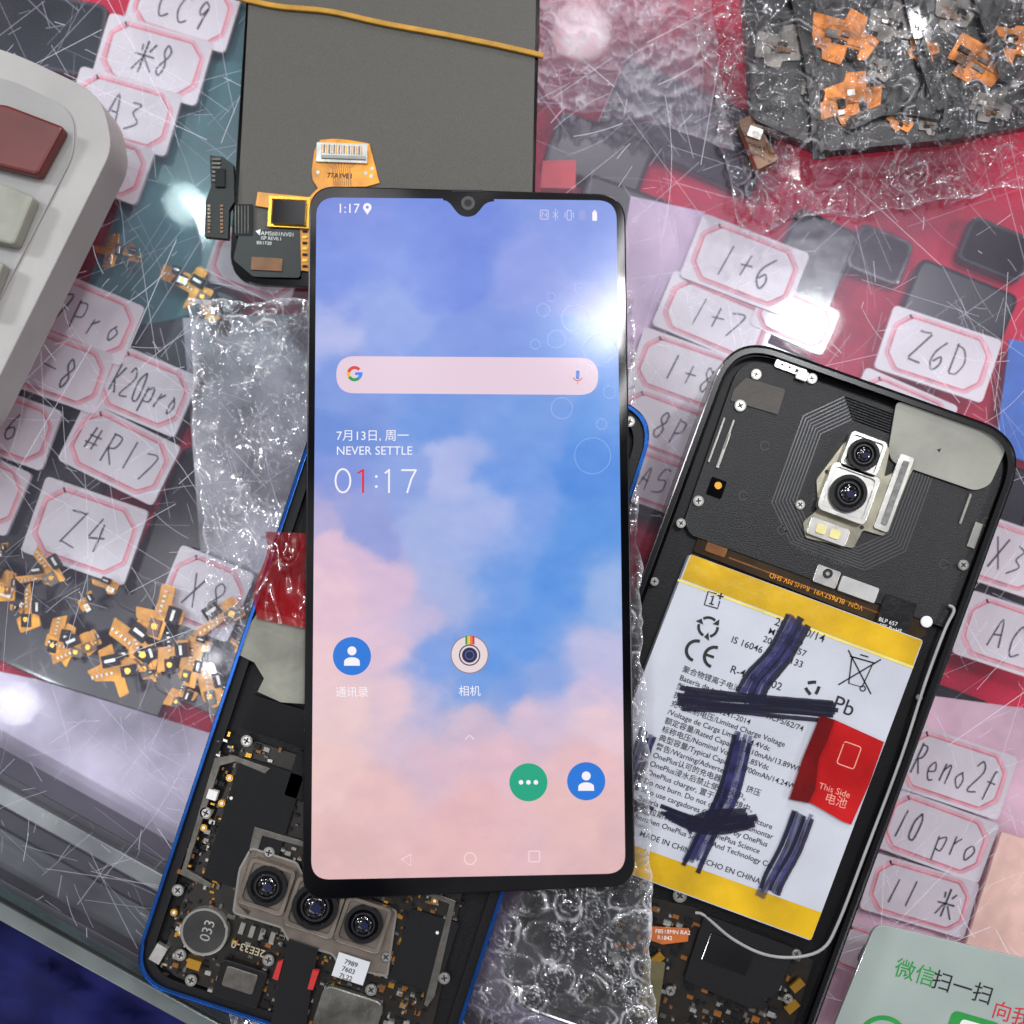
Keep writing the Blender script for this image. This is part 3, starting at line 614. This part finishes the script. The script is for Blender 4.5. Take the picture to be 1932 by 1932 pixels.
b=B(); b.tube(smooth([(1790,1142,7.5),(1800,1152,8),(1782,1190,8.0),(1745,1290,7.6),(1700,1430,7.6),(1632,1610,7.6),(1582,1740,7.6),(1552,1790,7.6),(1500,1806,7.5),(1440,1800,7.5),(1380,1770,7.5),(1330,1728,7),(1312,1722,6.5)],5),.34,mat('cable_white',(150,150,150),.4)); b.done('antenna_cable',e)
b=B(); b.prism(rnd([(1215,1690),(1310,1712),(1470,1780),(1535,1812),(1480,1990),(1090,1900)],5),5.25,6.0,pcb)
for i in range(260):
    u,v=rot(1330,1860,20)(rb.uniform(-190,150),rb.uniform(-110,90)); w,h=rb.choice([(6,10),(12,7),(5,5),(14,10)])
    b.prism(rect(u,v,w,h,20),6.0,6.0+rb.uniform(.3,.8),rb.choice([gray,damber,dsil,black,silver,black,black]))
b.done('circuit_board',e)
b=B(); b.prism(rnd([(1330,1725),(1500,1790),(1470,1870),(1420,1905),(1290,1850)],8),6.3,7.3,blackflat); b.prism(rect(1375,1800,90,55,20),7.3,7.5,blackgl)
b.done('speaker_box',e,bevel=.2)
b=B(); b.prism([(1228,1748),(1300,1752),(1298,1776),(1250,1782),(1222,1772)],7.0,7.3,mat('copper_flex',(180,95,40),.3,coat=.5)); b.text('F8518MN RA2',1236,1757,11,7.35,white,3); b.text('R1842',1240,1769,11,7.35,white,3); b.done('flex_cable',e)
for u,v in ((1220,1668),(1283,1690),(1265,1870),(1487,1885),(1503,1800)): screw(e,u,v,13 if v<1700 else 9,6.9)
for (u,v) in ((1505,1860),(1495,1900),(1240,1810)):
    b=B(); b.prism(rect(u,v,26,16,-40),6.9,7.7,gold); b.done('antenna_contact',e)
b=B(); b.prism(rrect(1228,1868,40,110,8,4),6.8,7.8,mat('yellowed_plastic',(90,84,55),.5)); b.done('contact_block',e)
# ================================================================= main phone display
Z=10.2
e=empty('lit_phone_display',885,1030,Z,'lit phone display showing a blue and pink cloud home screen','phone display')
o=[(583,349),(1180,366),(1199,1672),(570,1700)]
b=B(); b.prism(rnd(o,[52,52,48,48],12),Z,Z+1.6,mat('mid_frame',(10,11,13),.3,.3)); b.done('frame',e,bevel=.4)
b=B(); scrc=np.array([(597,372),(1163,378),(1180,1648),(587,1660)],float)
nx,ny=220,480
sg,tg=np.meshgrid(np.linspace(0,1,nx+1),np.linspace(0,1,ny+1))
UV=(scrc[0]*(1-sg[...,None])+scrc[1]*sg[...,None])*(1-tg[...,None])+(scrc[3]*(1-sg[...,None])+scrc[2]*sg[...,None])*tg[...,None]
U,V=UV[...,0],UV[...,1]
CP=[(620,400,108,130,214),(880,420,112,138,222),(1100,400,130,152,226),(640,520,116,142,224),(850,540,118,144,226),(1000,520,144,160,230),(1100,560,156,170,232),(1130,480,132,155,228),
(615,640,176,184,232),(740,620,140,163,228),(900,640,130,154,226),(1080,650,124,160,230),(620,740,126,154,222),(800,720,116,152,224),(1000,740,118,156,226),
(640,800,110,143,216),(800,800,112,152,224),(950,790,120,158,228),(1120,790,96,150,226),(640,900,130,150,220),(760,890,140,164,226),(850,880,174,184,232),(960,900,112,154,228),(1120,900,86,142,224),
(610,970,180,172,214),(620,1040,222,190,212),(700,980,150,160,218),(820,1000,164,180,228),(900,980,168,182,232),(990,960,128,162,230),(1100,1000,92,150,226),
(620,1120,228,194,210),(720,1090,216,188,214),(830,1110,166,180,226),(930,1100,114,158,228),(1030,1090,90,148,226),(1060,1130,96,150,226),(1150,1120,150,178,228),
(620,1250,232,198,206),(730,1230,226,194,212),(790,1180,198,186,220),(820,1260,122,158,226),(900,1250,96,150,226),(1000,1190,98,152,228),(1030,1280,140,166,226),(1150,1230,190,188,224),(1100,1300,208,192,220),
(640,1350,234,202,204),(760,1340,228,197,208),(820,1320,180,180,220),(870,1310,108,154,224),(960,1310,118,156,224),(1000,1350,215,190,210),(1140,1350,230,199,210),(880,1385,208,186,206),
(620,1450,234,198,196),(850,1430,222,186,200),(940,1450,226,187,200),(1100,1450,230,189,195),(620,1620,224,184,184),(880,1620,228,184,186),(1150,1620,222,182,184),(880,1530,228,183,187),(700,1520,230,189,191),(1080,1530,230,188,188)]
CP=np.array(CP,float)
wu=U+(fbm(U/85,V/75,8,1)-.5)*105; wv=V+(fbm(U/85,V/75,8,8)-.5)*105
def idw(p,k):
    num=0;den=0
    for c in CP:
        w=1/(((wu-c[0])**2+(wv-c[1])**2)+k)**p; num=num+w[...,None]*c[2:]; den=den+w
    return num/den[...,None]
mixn=np.clip((fbm(U/150,V/150,2,22)-.4)*4,0,1)[...,None]
col=idw(3.4,260)*mixn+idw(2.0,700)*(1-mixn)
det=(fbm(U/40,V/26,6,14)-.5); col=col+det[...,None]*np.array([18,13,7]); col=np.clip(col,0,255)/255
colL=np.where(col<=.04045,col/12.92,((col+.055)/1.055)**2.4)
n1=nx+1
sm=bpy.data.materials.new('wallpaper_display'); sm.use_nodes=True; nn=sm.node_tree.nodes; ll=sm.node_tree.links; pb=nn['Principled BSDF']
pb.inputs['Base Color'].default_value=(.01,.01,.012,1); pb.inputs['Roughness'].default_value=.13; pb.inputs['Coat Weight'].default_value=0
at=nn.new('ShaderNodeAttribute'); at.attribute_name='wall'
tcs=nn.new('ShaderNodeTexCoord'); nz=nn.new('ShaderNodeTexNoise'); nz.inputs['Scale'].default_value=5000; nz.inputs['Detail'].default_value=1; ll.new(tcs.outputs['Object'],nz.inputs['Vector'])
mr=nn.new('ShaderNodeMapRange'); mr.inputs[3].default_value=.86; mr.inputs[4].default_value=1.1; ll.new(nz.outputs['Fac'],mr.inputs[0])
ll.new(at.outputs['Color'],pb.inputs['Emission Color']); ll.new(mr.outputs[0],pb.inputs['Emission Strength'])
for j in range(ny+1):
    for i in range(n1): b.V.append(P(U[j,i],V[j,i],Z+1.65))
for j in range(ny):
    for i in range(nx): k=j*n1+i; b.face([k,k+n1,k+n1+1,k+1],sm)
ob=b.done('screen',e)
ca=ob.data.color_attributes.new('wall','FLOAT_COLOR','POINT')
ca.data.foreach_set('color',np.concatenate([colL.reshape(-1,3),np.ones((colL.reshape(-1,3).shape[0],1))],1).ravel())
b=B(); inn=rnd([tuple(x) for x in scrc],36,12); b.ring(rnd(inset(o,3),[50,50,46,46],12),inn,Z+1.6,Z+1.72,blackgl)
notch=[(836,368),(932,370),(932,380),(924,381),(914,386),(904,398),(895,406),(882,409),(869,406),(860,398),(850,385),(842,379),(836,378)]
b.flat(notch[:2]+smooth(notch[2:],4),Z+1.73,blackgl); b.done('bezel',e)
b=B(); b.prism(circ(883,383,13,28),Z+1.74,Z+1.78,mat('camera_hole',(60,62,62),.3)); b.flat(circ(883,383,7,20),Z+1.8,lensb); b.done('front_camera',e)
b=B(); b.prism(rrect(882,360,60,4,1,2),Z+1.74,Z+1.8,mat('earpiece_grille',(40,42,46),.6,bump=.8,bs=6000)); b.done('earpiece',e)
E=lambda n,c,s=1:mat('lit_'+n,c,.13,emit=s)
wh=E('white',(245,240,250)); z=Z+1.68
ringm=mat('faint_ring',(200,215,250),.2,alpha=.22,var=0)
b=B()
for u,v,r in ((1085,600,26),(1050,640,17),(1025,585,12),(1130,660,30),(1100,700,14),(1060,770,20),(1135,800,10),(1118,860,34),(1010,650,9),(1150,740,12),(1040,560,8),(1095,545,11)): b.outline(circ(u,v,r,30),1.6,Z+1.76,ringm)
b.done('screen_rings',e)  # faint pale rings drawn over the upper right of the screen
b=B(); b.text('1:17',636,394,25,z,wh); b.done('status_clock',e)
b=B(); b.flat([(693,405)]+[(693+8*math.cos(t),391+8*math.sin(t)) for t in [math.radians(x) for x in range(150,391,20)]],z,wh); b.flat(circ(693,391,3,12),z+.02,E('blue0',(110,130,220))); b.done('location_icon',e)
fa=E('faint',(190,195,235))
b=B(); b.outline(rrect(1027,405,15,17,0,3),2,z,fa); b.text('N',1027,405,15,z+.01,fa,0,'CENTER'); b.ribbon([(1043,400),(1053,410),(1048,416),(1048,394),(1053,400),(1043,410)],1.6,z,fa)
b.outline(rrect(1074,406,8,18,0,2),2,z,fa); b.ribbon([(1066,401),(1066,411)],1.8,z,fa); b.ribbon([(1082,401),(1082,411)],1.8,z,fa)
b.flat([(1092,400),(1096,397),(1104,397),(1104,415),(1092,415)],z,E('faint2',(150,160,220))); b.done('status_symbol_row',e)
b=B(); b.prism(rrect(1122,408,9,17,0,2),z-.02,z,wh); b.flat(rect(1122,398,4,3),z,wh); b.done('battery_icon',e)
b=B(); b.flat(rrect(881.5,708.5,494,70,.4,35,12),z,E('pill',(228,204,220))); b.done('search_bar',e)
b=B(); zz=z+.03
for a0,a1,c in ((195,320,(219,68,55)),(150,195,(244,180,0)),(45,150,(15,157,88)),(0,45,(66,133,244))): b.ribbon(arc(669,705,11.5,a0,a1),6,zz,E('g%d'%a0,c))
b.flat(rect(677,705,14,5.5),zz+.01,E('g0',(66,133,244))); b.done('search_logo',e)
b=B(); b.flat(rrect(1090,707,7,17,0,3.5),zz,E('micblue',(90,130,215))); b.ribbon(arc(1090,709,9,20,160),2.4,zz+.01,E('micred',(215,110,110))); b.ribbon([(1090,718),(1090,725)],2.6,zz,E('micy',(225,170,90)))
b.done('microphone_icon',e)
b=B(); b.text('7月13日, 周一',634,823,23,z,wh); b.text('NEVER SETTLE',634,851,23,z,wh,maxw=142); b.done('date_text',e)
b=B(); el=[(647+14*math.cos(t*math.pi/16),907+22*math.sin(t*math.pi/16)) for t in range(32)]; b.outline(el,3.4,z,wh)
b.flat(circ(710,899,2.6,12),z,wh); b.flat(circ(710,918,2.6,12),z,wh)
b.ribbon([(734,930),(734,885)],3.4,z,wh); b.ribbon([(735,886),(726,893)],3.2,z+.005,wh)
b.ribbon([(757,887),(786,887)],3.4,z,wh); b.ribbon([(784.5,887.5),(776,904),(768,930)],3.4,z+.005,wh)
cr_=E('red',(228,28,45)); b.ribbon([(685,930),(685,885)],4,z,cr_); b.ribbon([(686,886),(675,893)],3.6,z+.005,cr_)
b.done('clock_widget',e)
def person(u,v,r):
    b=B(); b.flat(circ(u,v,r,48),z,E('contactblue',(36,118,215))); b.flat(circ(u,v-10,8.5,20),z+.02,wh)
    b.flat([(u-15,v+18)]+[(u+15*math.cos(math.radians(x)),v+11+9*math.sin(math.radians(x))) for x in range(190,351,12)]+[(u+15,v+18)],z+.02,wh); b.done('app_icon',e)
person(664,1238,36); person(1106,1474,36)
b=B(); b.flat(circ(997,1476,36,48),z,E('green',(28,165,128)))
for k in (-14,0,14): b.flat(circ(997+k,1476,4.4,16),z+.02,wh)
b.done('app_icon',e)
b=B(); b.flat(circ(886,1235,36,48),z,E('camring',(150,120,130))); b.flat(circ(886,1235,34,48),z+.02,E('cambody',(228,212,215)))
for k,c in enumerate(((60,150,90),(235,200,60),(225,120,50),(205,50,60))): b.flat(rect(880+k*4.4,1208,4.2,16),z+.03,E('st%d'%k,c))
b.outline(circ(886,1236,19,36),2.5,z+.04,E('camline',(90,60,90))); b.flat(circ(886,1236,14.5,30),z+.05,E('camlens',(35,35,75))); b.outline(circ(886,1236,8,24),1.5,z+.06,E('camln2',(90,110,170)))
b.done('app_icon',e)
b=B(); b.text('通讯录',664,1307,21,z,wh,0,'CENTER'); b.done('icon_name',e)
b=B(); b.text('相机',886,1305,21,z,wh,0,'CENTER'); b.done('icon_name',e)
lt=E('navline',(245,215,222))
b=B(); b.ribbon([(878,1395),(886,1387),(894,1395)],2,z,lt); b.done('swipe_arrow',e)
b=B(); b.outline([(757,1622),(775,1612),(775,1633)],2,z,lt); b.done('back_button',e)
b=B(); b.outline(circ(887,1620,11,28),2,z,lt); b.done('home_button',e)
b=B(); b.outline(rrect(1008,1616,20,20,0,2),2,z,lt); b.done('recents_button',e)
# ================================================================= package top right
e=empty('bubble_wrapped_package',1650,180,0,'bubble wrapped stack of dark screens with amber flex cables','package')
b=B()
b.prism(rnd([(1395,-120),(2000,-160),(2000,225),(1800,262),(1560,285),(1420,225)],14),.3,4,mat('wrapped_black',(7,7,9),.3,coat=.2,var=.7,vs=60)); b.done('dark_screens',e)
def clump(u,v,r,a,m):
    b=B(); f=rot(u,v,a)
    b.prism(rnd([f(x*r*rg.uniform(.85,1.15),y*r*rg.uniform(.85,1.15)) for x,y in [(-1,-.55),(-.1,-.6),(0,-.95),(.6,-.9),(.65,-.4),(1,-.3),(.95,.5),(.2,.55),(.1,.9),(-.5,.85),(-.55,.4),(-1,.45)]],3,2),4.05,4.4,m)
    for k in range(4):
        x,y=rg.uniform(-.6,.5)*r,rg.uniform(-.4,.4)*r
        b.prism(rect(*f(x,y),r*rg.uniform(.2,.5),r*rg.uniform(.12,.35),a),4.4,4.7+.08*k,rg.choice([black,damber,silver,dsil,black]))
    for k in range(5): b.ribbon([f((-.8+.1*k)*r,-.2*r),f((-.2+.1*k)*r,.1*r),f((.5+.06*k)*r,.1*r)],1.5,4.42,damber)
    b.done('flex_cable',e)
og=mat('orange_flex',(215,125,30),.28,.2,coat=.5,var=.6,vs=150); gf=mat('grey_foil',(120,116,110),.35,.6,var=.6,vs=100)
for u,v,r,a,m in [(1590,75,60,15,og),(1605,190,56,-10,og),(1845,115,56,30,og),(1740,95,30,60,og),(1912,80,40,10,og),(1700,228,26,30,og),(1680,45,42,10,gf),(1800,25,38,20,gf),(1470,90,46,5,gf),(1870,200,36,15,gf),(1535,175,24,20,gf),(1760,235,24,0,gf),(1660,130,26,40,gf)]: clump(u,v,r,a,m)
bst=mat('strap_black',(3,3,4),.3,coat=.3,var=0)
for L in ([(1500,-20),(1530,120),(1545,300)],[(1715,-20),(1745,110),(1790,240)],[(1840,-30),(1900,150)],[(1600,235),(1680,205),(1780,215)]):
    b=B(); b.ribbon(smooth(L,5) ,22,5.2,bst,thick=.3,jw=.15); b.done('black_strap',e)
b=B(); b.prism(rnd([(1393,228),(1420,215),(1470,300),(1430,320)],4),.5,3,damber); b.prism(rect(1425,250,26,20,20),3,3.6,silver); b.done('flex_connector',e)
def zf2(U,V):
    d=inside(U,V,[(1400,-160),(2040,-190),(2040,235),(1560,290),(1410,235)]); t=np.clip((d+60)/70,0,1); return .4+5.4*t*t*(3-2*t)
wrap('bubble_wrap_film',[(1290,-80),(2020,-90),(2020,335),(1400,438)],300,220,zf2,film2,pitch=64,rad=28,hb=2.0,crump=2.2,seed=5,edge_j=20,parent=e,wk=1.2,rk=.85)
def zf3(U,V): return -19+0*U
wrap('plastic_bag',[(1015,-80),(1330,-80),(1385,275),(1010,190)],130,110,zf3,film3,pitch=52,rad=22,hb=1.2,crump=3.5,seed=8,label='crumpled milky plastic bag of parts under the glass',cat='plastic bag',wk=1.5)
# ================================================================= payment card
e=empty('payment_card',1780,1880,.1,'pale green grey payment card with Chinese lettering','card')
b=B(); b.prism(rnd([(1652,1742),(1990,1822),(1990,2020),(1540,2020)],[22,5,5,5]),.2,1.2,mat('card_grey_green',(155,167,161),.35,coat=.4,var=.08,vs=60)); b.done('card_sheet',e,bevel=.15)
gr=mat('green_print',(35,140,60),.5); rd=mat('red_print',(190,40,50),.5)
b=B(); b.text('微信',1688,1826,40,1.25,gr,17,off=.004); b.text('扫一扫',1758,1848,40,1.25,ink,17,off=.004); b.text('向我付款',1872,1905,38,1.25,rd,17,off=.004)
b.ribbon(arc(1665,1965,45,170,330),9,1.25,gr); b.done('lettering',e)
b=B(); b.prism(rnd([(1798,1905),(1890,1932),(1865,2015),(1770,1990)],14),1.25,1.3,gr); b.flat(rnd([(1815,1922),(1870,1938),(1862,1960),(1806,1944)],8),1.34,white); b.done('green_emblem',e)
# ================================================================= lights
def lamp(u,v,z,dist,size,power,col=(1,1,1),sy=None):
    p=Vector(P(u,v,z)); d=(p-CAM).normalized(); r=Vector((d.x,d.y,-d.z)); pos=p+r*dist
    L=bpy.data.lights.new('area_lamp','AREA'); L.shape='RECTANGLE' if sy else 'DISK'; L.size=size; L.energy=power; L.color=col
    if sy: L.size_y=sy
    o=bpy.data.objects.new('area_lamp',L); bpy.context.scene.collection.objects.link(o); o.location=pos
    o.rotation_euler=(-r).to_track_quat('-Z','Y').to_euler()
lamp(1100,612,12,1.0,.016,.09,(1,.98,1))
lamp(1166,585,12,1.0,.020,.26,(1,.98,1),sy=.07)
lamp(1150,650,12,1.0,.014,.08)
lamp(1172,480,12,1.0,.012,.06,(1,.98,1),sy=.10)
lamp(1176,740,12,1.0,.010,.05,(1,.98,1),sy=.10)
lamp(1525,610,0,1.0,.07,2.0,(.95,.97,1))
lamp(348,385,0,1.1,.045,1.1,(.75,1,1))
lamp(395,1250,0,1.2,.025,.5)
lamp(1100,60,0,1.2,.07,1.6,(1,.95,1))  # small lamps above the bag and package, added for sparkle
lamp(1720,60,0,1.2,.03,.8)
lamp(1500,330,0,1.3,.03,.8)
lamp(30,1330,0,1.2,.05,.8,(.9,.95,1))
lamp(-900,300,0,1.0,.18,5,(.95,.97,1))  # large lamps added out of view for overall brightness
lamp(1900,-1300,0,1.2,.18,6.5,(1,.97,.98))
lamp(3000,1300,0,1.0,.12,2.5,(1,.95,1))
w=bpy.data.worlds.new('World'); bpy.context.scene.world=w; w.use_nodes=True
nt=w.node_tree; bg=nt.nodes['Background']; tc=nt.nodes.new('ShaderNodeTexCoord'); nz=nt.nodes.new('ShaderNodeTexNoise'); nz.inputs['Scale'].default_value=4.5; nz.inputs['Detail'].default_value=3
nt.links.new(tc.outputs['Generated'],nz.inputs['Vector']); cr=nt.nodes.new('ShaderNodeValToRGB'); nt.links.new(nz.outputs['Fac'],cr.inputs['Fac'])
cr.color_ramp.elements[0].position=.42; cr.color_ramp.elements[0].color=(.05,.055,.07,1)
cr.color_ramp.elements[1].position=.66; cr.color_ramp.elements[1].color=(1,.96,1,1)
nt.links.new(cr.outputs['Color'],bg.inputs[0])
mr=nt.nodes.new('ShaderNodeMapRange'); mr.inputs[1].default_value=.6; mr.inputs[2].default_value=.72; mr.inputs[3].default_value=.58; mr.inputs[4].default_value=3.4  # bright noise patches added to the world for glints and glare
nt.links.new(nz.outputs['Fac'],mr.inputs[0]); nt.links.new(mr.outputs[0],bg.inputs[1])
sc=bpy.context.scene; sc.view_settings.view_transform='Standard'; sc.view_settings.look='None'; sc.view_settings.exposure=0
cd=bpy.data.cameras.new('Camera'); cam=bpy.data.objects.new('Camera',cd); sc.collection.objects.link(cam)
cam.location=CAM; cam.rotation_euler=(TH,0,0); cd.sensor_width=36; cd.lens=36*FP/1932; cd.clip_start=.005; cd.clip_end=50
cd.dof.use_dof=True; cd.dof.focus_distance=D-.010; cd.dof.aperture_fstop=11
sc.camera=cam
